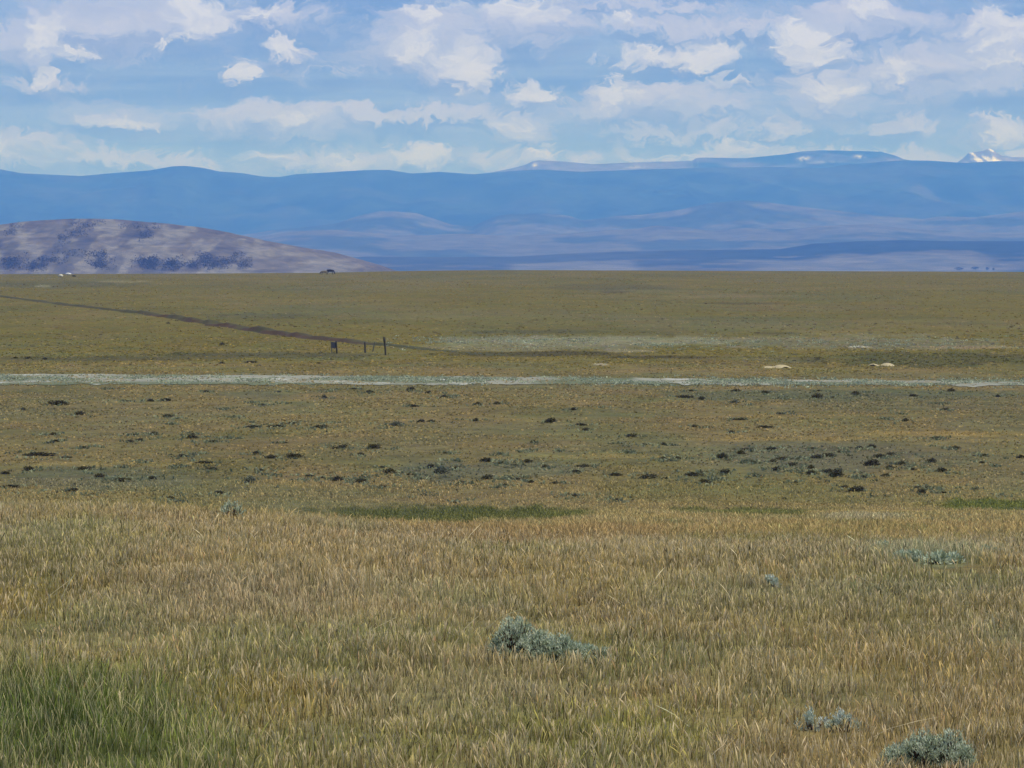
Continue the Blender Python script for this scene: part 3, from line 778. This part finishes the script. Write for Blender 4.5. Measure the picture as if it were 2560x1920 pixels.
def build_mountains():
    M = mat_attr('mountain_slope', .012, .6, 1.4)
    zb = CAMZ - 84
    FOREST = np.array((.022, .032, .026)); ROCK = np.array((.16, .145, .15)); SNOW = np.array((.6, .61, .64)); GRASS = np.array((.118, .112, .084))
    def snowcol(pxs, s, X, Y, z):
        c = ROCK * (0.7 + .6 * fbm(X / 260, z / 90, 5, 4))[:, None]
        sn = sstep(.49, .60, fbm(X / 55 + 3 + z / 60, z / 110, 15, 4)) * sstep(2400, 2425, pxs) * (1 - sstep(2485, 2520, pxs))
        return mixc(c, SNOW, sn)
    peak = [(-700, 470), (1500, 440), (2200, 425), (2391, 407), (2405, 397), (2420, 383), (2437, 381), (2455, 378), (2465, 374), (2472, 372), (2482, 377), (2501, 389), (2515, 391), (2530, 393), (2560, 393), (2700, 400), (3260, 420)]
    me, _ = ridge_mesh('mountain', peak, 26500, 2000, 900, zb, None, 401, nx=1500, ny=80, px0=1200, spur=120, rough=40, colfn=snowcol)
    kind(link('snowy_mountain', me, M), 'structure')
    def platcol(pxs, s, X, Y, z):
        c = mixc(ROCK * .75, FOREST, sstep(.40, .6, fbm(X / 700, z / 120, 7, 4)))
        sn = np.zeros(len(pxs))
        for (a, w, s0, h, k) in ((1336, 7, -.05, .022, .8), (1585, 22, -.055, .014, .5), (2003, 14, -.075, .018, .75), (2140, 12, -.06, .016, .75), (2060, 15, -.31, .012, .7), (2040, 60, -.12, .01, .25)):
            sn = np.maximum(sn, k * np.exp(-((pxs - a) / w) ** 2 - ((s - s0) / h) ** 2) * sstep(.25, .5, fbm(pxs / 7, pxs * 0 + s * 60, 17, 3)))
        return mixc(c, SNOW, sn)
    plat = [(-700, 450), (1186, 440), (1280, 421), (1315, 412), (1330, 404), (1344, 401), (1407, 404), (1483, 411), (1598, 406), (1685, 404), (1732, 402), (1738, 396), (1755, 394), (1859, 396), (1963, 386), (2003, 379),
            (2050, 376), (2148, 378), (2200, 380), (2235, 389), (2258, 398), (2320, 410), (2600, 430), (3260, 440)]
    me, _ = ridge_mesh('mountain', plat, 25000, 2600, 1000, zb, None, 411, nx=1300, ny=90, spur=30, rough=10, colfn=platcol)
    kind(link('plateau_mountain', me, M), 'structure')
    def forcol(pxs, s, X, Y, z):
        py = 600 - (z - CAMZ) / Y * F
        c = FOREST * (0.3 + 1.4 * fbm(X / 260, Y / 420, 8, 5))[:, None]
        wx = 60 * (fbm(X / 300, Y / 500, 9, 3) - .5)
        m = sstep(1.2, .5, ((pxs + wx - 2250) / 34) ** 2 + ((py - 483) / 24) ** 2) * .5 + sstep(1.2, .5, ((pxs + wx - 2390) / 30) ** 2 + ((py - 495) / 14) ** 2) * .2
        m = m + .22 * sstep(.52, .66, fbm(X / 420, Y / 600, 10, 5))
        return mixc(c, GRASS * .7, m)
    fr = [(-700, 440), (-200, 418), (0, 423), (58, 434), (203, 440), (289, 433), (376, 426), (405, 421), (434, 416), (463, 415), (509, 420), (550, 429), (608, 433), (654, 441), (694, 444), (741, 436), (810, 432), (870, 428),
          (926, 425), (972, 425), (1030, 434), (1100, 430), (1186, 436), (1280, 428), (1350, 424), (1450, 430), (1600, 424), (1750, 420), (1945, 418), (2055, 421), (2119, 412), (2206, 405), (2258, 401), (2322, 402), (2408, 408), (2495, 403), (2560, 404), (3260, 425)]
    me, _ = ridge_mesh('mountain', fr, 21500, 4200, 1500, zb, None, 421, nx=1100, ny=60, spur=190, rough=22, power=.9, colfn=forcol)
    kind(link('forest_mountain', me, M), 'structure')
    def foot(k1, k2, seed):
        def f(pxs, s, X, Y, z):
            n = fbm(X / 300, Y / 500 + z / 85, seed, 5)
            return mixc(GRASS * k1, FOREST * 1.2, k2 * sstep(.48, .64, n))
        return f
    l1 = [(-700, 600), (560, 592), (636, 583), (694, 574), (760, 568), (839, 559), (897, 540), (949, 528), (990, 529), (1042, 533), (1090, 548), (1128, 562), (1180, 566), (1240, 540), (1280, 534), (1367, 534), (1425, 540), (1453, 551), (1490, 548), (1540, 540), (1604, 537),
          (1697, 525), (1772, 508), (1859, 501), (1916, 506), (2003, 517), (2090, 527), (2206, 540), (2304, 548), (2350, 541), (2437, 543), (2560, 528), (3260, 540)]
    me, _ = ridge_mesh('hill', l1, 16200, 1500, 1200, zb, None, 431, nx=700, spur=26, rough=5, colfn=foot(.72, .8, 31))
    kind(link('foothill', me, M), 'structure')
    l2 = [(-700, 610), (600, 600), (723, 580), (780, 576), (833, 574), (900, 581), (984, 588), (1060, 588), (1150, 584), (1280, 590), (1425, 583), (1500, 576), (1598, 571), (1639, 564), (1700, 568), (1789, 577), (1859, 569), (1960, 574), (2040, 566), (2090, 563), (2177, 560), (2264, 571), (2400, 580), (2560, 583), (3260, 590)]
    me, _ = ridge_mesh('hill', l2, 13800, 1700, 900, zb, None, 441, nx=700, spur=14, rough=4, colfn=foot(.72, .75, 37))
    kind(link('foothill', me, M), 'structure')
    def l3c(pxs, s, X, Y, z):
        n = fbm(X / 110, Y / 260 + z / 14, 41, 5)
        k = sstep(.36, .54, n + .34 * sstep(-.5, -.2, s))
        c = mixc(GRASS * .6, FOREST * .8, k * np.interp(pxs, [800, 1500, 1900, 2600], [.75, .6, .95, .95]))
        pale = sstep(1250, 1300, pxs) * (1 - sstep(1540, 1580, pxs)) * sstep(-.35, -.5, s) + sstep(1700, 1900, pxs) * (1 - sstep(2300, 2420, pxs)) * sstep(-.42, -.55, s)
        return mixc(c, np.array((.155, .148, .132)), np.clip(pale, 0, 1) * .5)
    l3 = [(-700, 680), (500, 668), (800, 648), (920, 641), (1100, 643), (1280, 642), (1420, 634), (1558, 629), (1743, 625), (1945, 623), (1985, 617), (2032, 609), (2150, 603), (2264, 600), (2380, 603), (2560, 603), (2900, 596), (3260, 605)]
    me, V3 = ridge_mesh('hill', l3, 10800, 1500, 900, zb, None, 451, nx=900, spur=8, rough=5, power=.85, colfn=l3c)
    kind(link('hill', me, M), 'structure')
    # left butte
    def bcol(pxs, s, X, Y, z):
        py = 600 - (z - CAMZ) / Y * F
        n = fbm(X / 36, z / 15, 51, 5); n2 = fbm(X / 18 + 7, z / 9, 53, 5)
        c = mixc(np.array((.100, .085, .062)), np.array((.148, .132, .100)), sstep(.4, .62, n))
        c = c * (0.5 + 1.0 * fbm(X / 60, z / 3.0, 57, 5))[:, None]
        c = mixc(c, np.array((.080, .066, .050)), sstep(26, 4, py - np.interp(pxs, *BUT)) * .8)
        c = mixc(c, np.array((.155, .142, .112)), np.interp(pxs, [0, 600, 800], [.8, .7, .2]) * sstep(.56, .66, n2))
        c = mixc(c, np.array((.036, .033, .032)), .55 * sstep(.54, .66, fbm(X / 24 + 31, z / 27, 59, 4)) * sstep(720, 500, pxs))  # broad gully shadows painted into the slope colour as dark patches
        return c
    but = [(-700, 640), (-300, 590), (0, 562), (58, 554), (120, 550), (174, 547), (230, 546.5), (289, 548), (350, 553), (417, 559), (492, 567), (579, 582), (665, 602), (752, 617), (839, 632), (905, 650), (958, 665), (990, 676), (1100, 690), (1400, 696)]
    BUT = ([p[0] for p in but], [p[1] for p in but])
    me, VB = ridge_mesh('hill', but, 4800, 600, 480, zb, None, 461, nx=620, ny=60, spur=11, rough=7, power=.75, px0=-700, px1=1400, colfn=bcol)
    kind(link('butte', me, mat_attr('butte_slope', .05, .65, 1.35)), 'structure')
    return V3, VB

def mesh_point(V, px, py):
    p, q = proj(V[:, 0], V[:, 1], V[:, 2])
    d = (p - px) ** 2 + (q - py) ** 2 + (V[:, 1] - V[:, 1].min()) * .0005
    i = int(np.argmin(d)); return V[i]

def crown(n, size, seed):
    r = np.random.default_rng(seed)
    D = r.normal(0, 1, (n, 3)); D /= np.linalg.norm(D, axis=1)[:, None]
    P = D * (r.uniform(.03, 1, n) ** .6)[:, None] * np.array((.5, .5, .42)) * (0.8 + .4 * r.random(n))[:, None] + np.array((0, 0, .55))
    V, Q = leaf_quads(P, D, r.uniform(.12, .24, n), r.uniform(.09, .18, n))
    return V * size, Q

def build_far_trees(V3, VB, ML):
    # groves and single junipers on the butte: a mass nobody could count
    dens = [(28, 660, 34, 26, 60), (88, 668, 24, 20, 34), (130, 655, 36, 12, 24), (250, 664, 30, 20, 40), (255, 642, 14, 14, 12), (370, 662, 32, 24, 56), (432, 666, 28, 18, 40), (482, 666, 16, 14, 22), (540, 662, 46, 22, 84), (515, 645, 16, 12, 14),
            (612, 664, 16, 18, 22), (590, 645, 18, 8, 8), (185, 585, 26, 30, 22), (215, 570, 40, 20, 16), (165, 605, 12, 30, 10), (30, 580, 20, 24, 12), (365, 592, 14, 22, 16), (200, 640, 80, 8, 24), (330, 572, 160, 8, 10)]
    Vs = []; Qs = []; Cs = []; off = 0
    for (cx, cy, rx, ry, num) in dens:
        for k in range(int(num * 1.3)):
            p = mesh_point(VB, cx + random.gauss(0, .4) * rx, cy + random.gauss(0, .3) * ry)
            s = random.uniform(4.5, 9)
            V, Q = crown(26, s, random.randrange(10 ** 6))
            Vs.append(V * np.array((1.15, 1.15, .95)) + p + np.array((random.uniform(-6, 6), random.uniform(-6, 6), -.12 * s))); Qs.append(Q + off); off += len(V)
            Cs.append(np.tile(np.array((.085, .076, .056)) * random.uniform(.7, 1.25), (len(V), 1)))
    me = mesh_np('distant_trees', np.concatenate(Vs), quads=np.concatenate(Qs), col=np.concatenate(Cs))
    kind(link('distant_trees', me, ML), 'stuff')
    bark = mat_noise('far_bark', (.03, .025, .02), (.05, .04, .03), 3)
    for (px, py, wpx, lab) in ((2469, 675, 10, 'round dark tree on the distant flat at far right, darkest of the far trees'),
                               (2484, 675, 8, 'bluish tree on the distant flat, rightmost of the far trees'),
                               (2436, 673.5, 14, 'low faint tree left of the round dark one on the distant flat'),
                               (2396, 674, 15, 'faint spreading tree on the distant flat, leftmost of the far trees')):
        p = mesh_point(V3, px, py); s = wpx * .75 * p[1] / F
        e = link('tree', None, loc=tuple(p)); tag(e, lab, 'tree', 'far trees on the distant flat')
        V, Q = crown(160, s, int(px)); dk = .6 if px == 2469 else 1.5
        link('crown', mesh_np('crown', V * (np.array((1, 1, 1.05)) if px > 2450 else np.array((1.7, 1.2, .6))), quads=Q, col=np.tile(np.array((.022, .028, .022)) * dk * (1 if px in (2469,) else 1.6), (len(V), 1))), ML, e)
        path = [np.array((0, 0, -.05)) * s, np.array((.01, 0, .25)) * s, np.array((0, .01, .6)) * s]
        Vt, Qt = tubes([path], [[.05 * s, .04 * s, .015 * s]], 7)
        link('trunk', mesh_np('trunk', Vt, quads=Qt), bark, e)

# ------------------------------------------------------------------ air
HAZE = dict(density=9.4e-5, color=(0.084, 0.28, 1.0), g=0.0)
def build_haze():
    x0, x1, y0, y1, z0, z1 = -12500, 12500, -400, 28500, CAMZ - 90, 690
    V = np.array([(x, y, z) for x in (x0, x1) for y in (y0, y1) for z in (z0, z1)], float)
    q = [(0, 1, 3, 2), (4, 6, 7, 5), (0, 4, 5, 1), (2, 3, 7, 6), (0, 2, 6, 4), (1, 5, 7, 3)]
    me = mesh_np('haze', V, quads=np.array(q))
    m, nt, out = new_mat('haze_air')
    pv = N(nt, 'ShaderNodeVolumePrincipled', inp={'Color': (*HAZE['color'], 1), 'Density': HAZE['density'], 'Anisotropy': HAZE['g'], 'Absorption Color': (1, 1, 1, 1)})
    for k in ('Density Attribute', 'Color Attribute', 'Temperature Attribute'): pv.inputs[k].default_value = ''
    nt.links.new(pv.outputs[0], out.inputs['Volume'])
    kind(link('haze', me, m), 'stuff')

# ------------------------------------------------------------------ sky
SUN_EL, SUN_AZ = math.radians(63), math.radians(108)     # azimuth measured from straight ahead towards the right

def build_sky():
    w = bpy.data.worlds.new('World'); sc.world = w; w.use_nodes = True
    nt = w.node_tree; nt.nodes.clear()
    out = nt.nodes.new('ShaderNodeOutputWorld')
    sky = N(nt, 'ShaderNodeTexSky', sky_type='NISHITA', sun_disc=False, sun_elevation=SUN_EL, sun_rotation=SUN_AZ, altitude=2000, air_density=1.0, dust_density=0.2, ozone_density=2.0)
    bg1 = N(nt, 'ShaderNodeBackground', inp={'Color': sky.outputs[0], 'Strength': 0.15})
    nt.links.new(bg1.outputs[0], out.inputs[0])
    # the cloudy sky towards the mountains: a far dome segment that gives off the light of sky and cloud
    R = 70000.0
    aa = np.linspace(math.radians(-32), math.radians(32), 65); ee = np.linspace(math.radians(-1.2), math.radians(20), 25)
    A, E = np.meshgrid(aa, ee)
    Vd = np.stack([R * np.cos(E) * np.sin(A), R * np.cos(E) * np.cos(A), R * np.sin(E)], -1).reshape(-1, 3)
    mat, nt, out = new_mat('cloudy_sky'); mat.cycles.emission_sampling = 'NONE'
    dome = link('sky', mesh_np('sky', Vd, quads=grid_quads(25, 65), smooth=True), mat, loc=(0, 0, CAMZ)); kind(dome, 'structure')
    tc = N(nt, 'ShaderNodeTexCoord')
    nv = N(nt, 'ShaderNodeVectorMath', operation='NORMALIZE', inp={0: tc.outputs['Object']})
    sep = N(nt, 'ShaderNodeSeparateXYZ', inp={0: nv.outputs[0]})
    def m(op, a, b=None, c=None):
        inp = {0: a}
        if b is not None: inp[1] = b
        if c is not None: inp[2] = c
        return N(nt, 'ShaderNodeMath', operation=op, inp=inp).outputs[0]
    az = m('ARCTAN2', sep.outputs[0], sep.outputs[1]); el = m('ARCSINE', sep.outputs[2])
    K = F / 100.0                                        # one unit = 100 px of a 2560 wide picture
    u = m('MULTIPLY', az, K); v = m('MULTIPLY', el, K)
    P = N(nt, 'ShaderNodeCombineXYZ', inp={0: u, 1: v, 2: 0.0}).outputs[0]
    def noise(vec, sx, sy, det=5, rough=.6, loc=(0, 0, 0), color=False):
        mp = N(nt, 'ShaderNodeMapping', inp={0: vec, 1: loc, 3: (sx, sy, 1)})
        n = N(nt, 'ShaderNodeTexNoise', inp={'Vector': mp.outputs[0], 'Scale': 1.0, 'Detail': det, 'Roughness': rough})
        return n.outputs[1 if color else 0]
    def warp(vec, sx, sy, amp, det, loc):
        c = noise(vec, sx, sy, det, .6, loc, True)
        s = N(nt, 'ShaderNodeVectorMath', operation='SUBTRACT', inp={0: c, 1: (.5, .5, .5)})
        s = N(nt, 'ShaderNodeVectorMath', operation='MULTIPLY', inp={0: s.outputs[0], 1: (amp[0], amp[1], 0)})
        return N(nt, 'ShaderNodeVectorMath', operation='ADD', inp={0: vec, 1: s.outputs[0]}).outputs[0]
    Pw = warp(P, .40, .7, (2.2, 1.0), 3, (3, 8, 0)); Pw = warp(Pw, 1.6, 2.0, (1.5, .85), 5, (9, 1, 2)); Pw = warp(Pw, 4.2, 5.0, (1.0, .7), 6, (4, 4, 7))
    def blobs(lst, vec):
        acc = None
        for (x, y, rx, ry, s) in lst:
            cx = (x * 1.157 - 1280) / 100; cy = (600 - y * 1.157) / 100; rx = rx * 1.157 / 100; ry = ry * 1.157 / 100
            a = N(nt, 'ShaderNodeVectorMath', operation='MULTIPLY_ADD', inp={0: vec, 1: (1 / rx, 1 / ry, 0), 2: (-cx / rx, -cy / ry, 0)})
            l = N(nt, 'ShaderNodeVectorMath', operation='LENGTH', inp={0: a.outputs[0]})
            q = m('MULTIPLY_ADD', l.outputs['Value'], -s, s)
            acc = q if acc is None else m('MAXIMUM', acc, q)
        return m('MAXIMUM', acc, 0.0)
    MID = [(250, 60, 330, 100, 1), (90, 90, 170, 80, 1), (110, 180, 110, 40, .8), (260, 262, 150, 26, .9), (600, 268, 210, 50, .9), (860, 248, 280, 22, .7), (90, 320, 190, 45, .9), (330, 342, 190, 22, .8), (920, 80, 150, 80, .9),
           (990, 160, 110, 60, 1), (1150, 60, 170, 60, 1), (1150, 207, 70, 30, 1), (1120, 285, 80, 40, .9), (1440, 215, 250, 52, 1), (1450, 285, 190, 24, .7), (1500, 62, 330, 26, .8), (1480, 118, 190, 38, 1), (1770, 95, 110, 60, 1),
           (1790, 205, 130, 60, 1), (1850, 50, 160, 60, 1), (2020, 160, 260, 120, .9), (2150, 80, 130, 80, 1), (2160, 285, 80, 50, .9), (1680, 290, 80, 30, .8), (680, 360, 190, 24, 1), (900, 345, 170, 34, 1), (1180, 337, 80, 24, 1),
           (1610, 328, 130, 20, 1), (1450, 342, 90, 16, .9), (1960, 350, 160, 14, .6), (600, 30, 180, 40, .7), (620, 105, 70, 36, .8), (525, 170, 45, 40, .8), (1350, 15, 300, 18, .6), (640, 185, 60, 30, .5), (1950, 270, 90, 34, .6), (430, 355, 120, 16, .6)]
    BR = [(115, 65, 55, 55, 1), (165, 110, 50, 25, .7), (440, 35, 80, 34, 1), (555, 30, 60, 18, .8), (620, 100, 46, 26, 1.1), (520, 160, 22, 32, .9), (540, 175, 22, 18, .9), (1015, 150, 60, 44, 1.1), (900, 105, 55, 38, .9), (930, 35, 45, 24, .9), (985, 195, 24, 14, .8), (1150, 22, 100, 34, .9),
          (1150, 200, 54, 22, .9), (1390, 122, 75, 22, 1), (1500, 115, 80, 32, 1.1), (1740, 95, 72, 50, 1.1), (1880, 28, 60, 24, .7), (2140, 55, 66, 48, 1), (2160, 130, 80, 28, .8), (1340, 205, 40, 28, .8), (1345, 170, 28, 12, .8), (1570, 178, 90, 14, .7),
          (1790, 190, 70, 34, .8), (1925, 155, 55, 28, .9), (250, 262, 70, 14, .8), (640, 262, 60, 20, .6), (95, 165, 26, 22, 1), (580, 348, 60, 16, .5), (910, 335, 100, 24, .7), (1170, 332, 50, 16, .7), (1600, 320, 80, 16, .8), (1000, 20, 90, 18, .5),
          (1330, 45, 50, 16, .8), (400, 85, 50, 14, .7), (720, 350, 60, 16, .5), (1115, 275, 44, 28, .5), (2170, 280, 44, 30, .6), (10, 330, 40, 30, .5), (1700, 288, 40, 20, .4), (340, 100, 30, 22, .6), (1285, 130, 20, 14, .5)]
    def shift(vec, dx, dy): return N(nt, 'ShaderNodeVectorMath', operation='ADD', inp={0: vec, 1: (dx, dy, 0)}).outputs[0]
    def sm(x, lo, hi): return N(nt, 'ShaderNodeMapRange', interpolation_type='SMOOTHSTEP', inp={0: x, 1: lo, 2: hi, 3: 0, 4: 1}).outputs[0]
    def clamp(x): return m('MINIMUM', m('MAXIMUM', x, 0.0), 1.0)
    LOW = [(60 + 118 * k + (37 * k) % 50, 352 - (k * 29) % 17, 95, 26 + (k * 13) % 12, 1.0) for k in range(19)]
    def mass(vec):
        f1 = noise(vec, .65, 1.4, 8, .58, (5, 5, 5)); f2 = noise(vec, .13, 1.15, 7, .6, (25, 3, 4))
        x = m('MULTIPLY', blobs(MID + LOW, vec), m('MULTIPLY_ADD', f1, 2.6, -.2))
        return m('MULTIPLY_ADD', m('SUBTRACT', f2, .435), 2.1, x)
    here = mass(Pw); above = mass(shift(Pw, .10, .32))
    midm = sm(here, .06, .66)
    top = clamp(m('MULTIPLY', m('SUBTRACT', here, above), 1.6)); under = clamp(m('MULTIPLY', m('SUBTRACT', above, here), 1.5))
    fb2 = noise(Pw, 1.1, 1.5, 8, .62, (15, 3, 1)); fb3 = noise(shift(Pw, .10, .18), 1.1, 1.5, 8, .62, (15, 3, 1))
    relief = m('MULTIPLY', m('SUBTRACT', fb2, fb3), 2.4)
    BR2 = [(x, y, rx * 1.35, ry * 1.4, q) for (x, y, rx, ry, q) in BR]
    brm = sm(m('MULTIPLY', blobs(BR2, Pw), m('MULTIPLY_ADD', fb2, 2.6, -.25)), .10, .62)
    brm = clamp(m('MULTIPLY', brm, m('MULTIPLY_ADD', relief, 1.0, .78)))
    band = noise(P, .10, 1.5, 4, .55, (2, 7, 0))
    bandm = N(nt, 'ShaderNodeMapRange', interpolation_type='SMOOTHSTEP', inp={0: band, 1: .36, 2: .66, 3: 0, 4: .85}).outputs[0]
    C_BLUE = (*lin((124, 156, 208)), 1); C_BASE = (*lin((138, 160, 196)), 1); C_MID = (*lin((184, 196, 228)), 1); C_BRI = (*lin((222, 227, 243)), 1)
    def mix(f, a, b): return N(nt, 'ShaderNodeMix', data_type='RGBA', clamp_factor=True, inp={0: f, 6: a, 7: b}).outputs[2]
    c = mix(bandm, C_BLUE, (*lin((158, 184, 224)), 1))
    lowv = N(nt, 'ShaderNodeMapRange', inp={0: v, 1: 1.2, 2: 4.2, 3: .75, 4: 0}).outputs[0]
    c = mix(lowv, c, (*lin((170, 188, 226)), 1))
    c = mix(midm, c, C_MID)
    c = mix(m('MULTIPLY', under, .55), c, (*lin((128, 152, 198)), 1))
    c = mix(m('MULTIPLY', m('MULTIPLY', top, midm), .55), c, (*lin((214, 216, 234)), 1))
    c = mix(clamp(m('MULTIPLY', relief, -.9)), c, (*lin((158, 174, 210)), 1))
    c = mix(brm, c, C_BRI)
    c = N(nt, 'ShaderNodeVectorMath', operation='MULTIPLY', inp={0: c, 1: (.96, .98, 1.14)}).outputs[0]
    c = mix(lowv, c, N(nt, 'ShaderNodeVectorMath', operation='MULTIPLY', inp={0: c, 1: (.86, .95, 1.22)}).outputs[0])
    em = N(nt, 'ShaderNodeEmission', inp={'Color': c, 'Strength': 0.82})
    nt.links.new(em.outputs[0], out.inputs[0])

def build_sun():
    l = bpy.data.lights.new('sun', 'SUN'); l.energy = 4.2; l.angle = math.radians(.53); l.color = (1, .965, .92)
    o = bpy.data.objects.new('sun', l); COL.objects.link(o)
    d = Vector((math.cos(SUN_EL) * math.sin(SUN_AZ), math.cos(SUN_EL) * math.cos(SUN_AZ), math.sin(SUN_EL)))
    o.rotation_euler = d.to_track_quat('Z', 'Y').to_euler(); o.location = (0, 0, 60)

# ------------------------------------------------------------------ build
build_sky(); build_sun()
build_ground(); build_wash(); build_bank(); build_mounds(); build_grass()
LEAF = mat_leaf('sage_leaf', .3); BARK = mat_noise('sage_wood', (.03, .018, .012), (.08, .05, .035), 30)
build_near_sage(LEAF, BARK); build_plain_shrubs(LEAF); build_fence(); build_cattle()
V3, VB = build_mountains(); build_far_trees(V3, VB, LEAF)
build_haze()

cam = bpy.data.cameras.new('camera'); cam.sensor_width = 36; cam.lens = 36 * F / 2560; cam.clip_start = .5; cam.clip_end = 120000
co = bpy.data.objects.new('camera', cam); COL.objects.link(co)
co.location = (0, 0, CAMZ); co.rotation_euler = (math.pi / 2 - PITCH, 0, 0)
sc.camera = co
sc.render.resolution_x = 1024; sc.render.resolution_y = 768
sc.view_settings.view_transform = 'Standard'; sc.view_settings.look = 'None'; sc.view_settings.exposure = 0.2; sc.view_settings.gamma = 1
sc.cycles.use_denoising = True
sc.cycles.filter_width = 1.5
sc.cycles.max_bounces = 6; sc.cycles.volume_bounces = 0; sc.cycles.diffuse_bounces = 3; sc.cycles.transmission_bounces = 3
